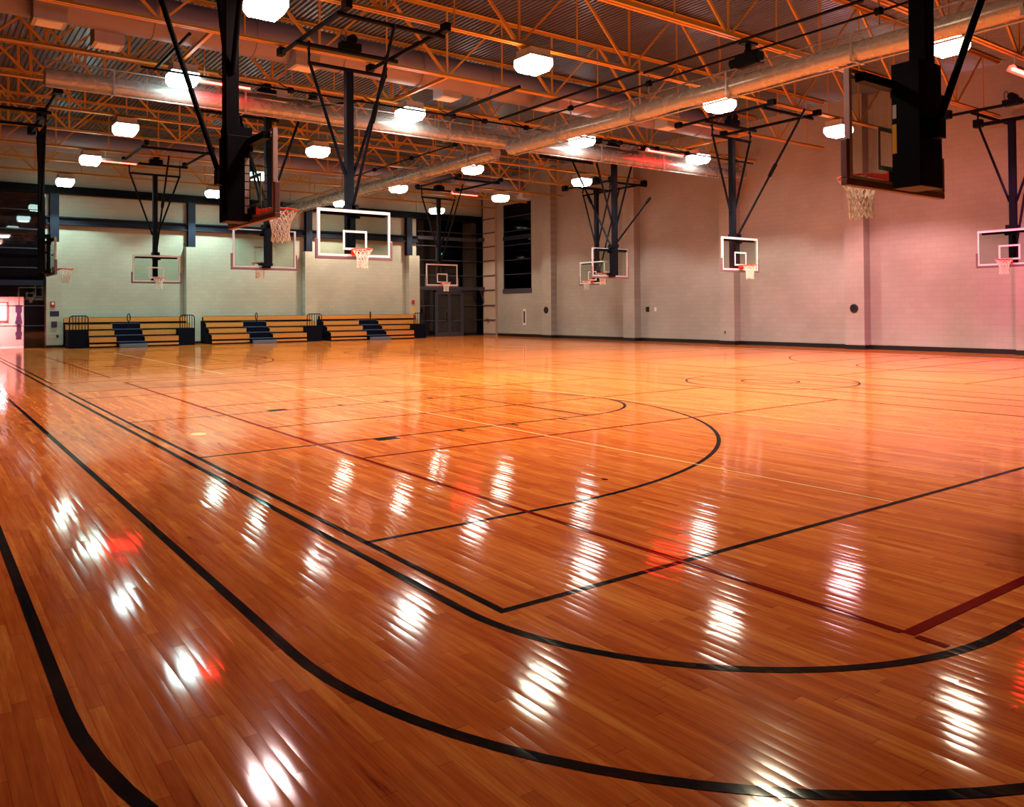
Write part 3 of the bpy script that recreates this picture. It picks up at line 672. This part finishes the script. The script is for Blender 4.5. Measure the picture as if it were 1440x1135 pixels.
# pale corner pier crossed by dark rails
pr = MB().box(27.3, 27.49, 38.95, 40.28, 0, 9.9); po = pr.build('wall_pier', 'cream'); po['kind'] = 'structure'; po.name = 'trim_7'
for z in (.12, 1.01, 1.95, 2.93, 3.86, 4.81, 5.71, 6.6, 7.5):
    MB().box(27.24, 27.31, 38.95, 40.28, z - .035, z + .035).build('rail', 'seam', po)
MB().box(27.0, 27.3, 40.1, 40.35, 2.9, 3.12).bar((27.05, 40.2, 2.9), (27.28, 40.2, 2.1), .06, .06).box(27.0, 27.3, 40.1, 40.35, 6.1, 6.32).build('bracket', 'mull', po)
tag(MB().tube([(27.24, 39.7, 1.01), (27.14, 39.7, 1.01)], .1, 12).build('round_fitting', 'seam'), 'small dark round fitting on a low rail of the banded corner pier', 'fitting')

# lobby behind the left glass
struct('wall_lobby', MB().box(-1.6, 2.2, 44.0, 44.2, 0, 2.5).box(1.9, 2.1, 41.2, 44.0, 0, 2.5).box(-1.6, 2.2, 41.2, 44.2, 2.5, 2.6).box(-1.8, -1.6, 41.2, 44.2, 0, 2.5), 'lobby')
struct('floor_lobby', MB().box(-1.6, 2.1, 41.1, 44.2, -.05, .0), 'lobbyf')
struct('wall_lobby_front', MB().box(1.62, 2.46, 41.0, 41.2, 0, 3.0).box(-2.6, 2.46, 41.0, 41.2, 2.42, 10), 'dark')
struct('wall_outside', MB().box(22.4, 28.6, 43.5, 43.6, 0, 10).box(28.5, 28.6, 34, 43.5, 0, 10), 'dark')
ll = MB().box(-.6, 1.0, 42.2, 43.2, 2.46, 2.49).build('lobby_light', 'lobbylamp'); tag(ll, 'pink glowing ceiling light inside the lobby behind the left glass', 'ceiling light')
fr = empty('wall_frame', (.3, 43.97, 1.3)); tag(fr, 'red framed pale panel on the lobby wall behind the left glass', 'framed panel')
MB().box(0, .85, -.02, .0, 0, .85).build('panel', 'white', fr); MB().box(.85, .92, -.04, .0, -.07, .92).box(0, .92, -.04, 0, -.07, 0).box(0, .92, -.04, 0, .85, .92).box(-.07, 0, -.04, 0, -.07, .92).build('frame_bars', 'redframe', fr)
hb = empty('hanging_banner', (1.62, 43.2, .35)); tag(hb, 'narrow dark mottled purple hanging strip in the pink lobby', 'hanging strip')
pf = MB()
prev = None
for k in range(9):
    z = k * .19; w_ = .13 + .035 * math.sin(k * 1.9); pf.box(-w_, w_ * .8, -.05 + .02 * math.sin(k), .05, z, z + .19)
pf.build('cloth', 'purple', hb)
MB().tube([(0, 0, 1.71), (0, 0, 2.15)], .012, 6).build('cord', 'black', hb)

# ------------------------------------------------------------------ things on the walls
def plate(name, c, lab, cat, w_, h_, dpt, mat, wall='b', extra=None):
    """small fitting on the back ('b', pilaster face y=40.3) or right ('r') wall; c = (along, z) or (along, z, plane)"""
    if wall == 'b':
        pl = c[2] if len(c) > 2 else 40.3
        mb = MB().box(-w_ / 2, w_ / 2, -dpt, -.001, -h_ / 2, h_ / 2); loc = (c[0], pl, c[1])
    else:
        pl = c[2] if len(c) > 2 else 27.5
        mb = MB().box(-dpt, -.001, -w_ / 2, w_ / 2, -h_ / 2, h_ / 2); loc = (pl, c[0], c[1])
    o = mb.build(name, mat, None, loc, .008); tag(o, lab, cat); return o
o = plate('fire_alarm', (2.72, 2.06), 'red fire alarm with a white strobe on the left pilaster', 'fire alarm', .2, .26, .06, 'red'); MB().box(-.05, .05, -.075, -.061, -.02, .09).build('strobe', 'white', o)
plate('plaque', (2.80, 1.62), 'dark navy rectangular plaque under the fire alarm on the left pilaster', 'plaque', .38, .24, .02, 'plaque')
plate('pull_station', (2.78, 1.12), 'dark red pull station below the plaque on the left pilaster', 'pull station', .24, .26, .07, 'purple')
plate('wall_outlet', (2.92, .55), 'tiny dark outlet low on the left pilaster', 'outlet', .1, .12, .02, 'base')
plate('fire_alarm', (22.10, 2.16), 'dark red fire alarm on the white pilaster beside the glass entrance', 'fire alarm', .17, .24, .06, 'red')
plate('notice', (22.22, 1.72), 'small yellow notice on the white pilaster beside the glass entrance', 'notice', .26, .30, .01, 'yellow')
plate('pull_station', (22.2, 1.2), 'small dark red box below the yellow notice', 'pull station', .14, .3, .05, 'red')
o = plate('extinguisher_cabinet', (36.08, 1.2), 'white-edged cabinet with a narrow dark front on the right wall near the corner', 'extinguisher cabinet', .30, 1.0, .05, 'white', 'r'); MB().box(-.056, -.0505, -.08, .08, -.36, .36).build('cabinet_window', 'purple', o)
def disc(c, r_, lab):
    o = MB().tube([(0, 0, 0), (-.03, 0, 0), (-.04, 0, 0)], [r_, r_, r_ * .8], 28).build('wall_disc', 'base', None, (27.059, c[0], c[1])); tag(o, lab, 'wall disc', 'black discs on the right wall')
disc((33.45, 1.62), .2, 'small black disc on the far pilaster of the right wall'); disc((14.2, 1.60), .17, 'large looking black disc on the pilaster under the near right hoop')
o = plate('intercom', (26.95, 2.14), 'small grey box high on the second far pilaster of the right wall', 'wall box', .22, .30, .05, 'house', 'r')
plate('control_switch', (25.75, 1.62), 'small black square switch on the right wall', 'switch', .22, .26, .03, 'base', 'r')
plate('light_switch', (25.2, 1.62), 'small pale switch plate beside the black square switch', 'switch', .14, .2, .02, 'white', 'r')
plate('wall_outlet', (20.5, .55, 27.06), 'tiny dark outlet low on the pilaster beneath the mid right hoop', 'outlet', .08, .14, .02, 'seam', 'r')
tag(MB().tube([(0, 0, 0), (.018, .0, 0)], .06, 10).build('teal_reflection', 'teal', None, (24.95, 41.6, 5.3)), 'small teal light reflection in the dark entrance glass, made as a glowing disc', 'light reflection')  # glowing disc behind the glass imitates a teal light reflection, not a lamp
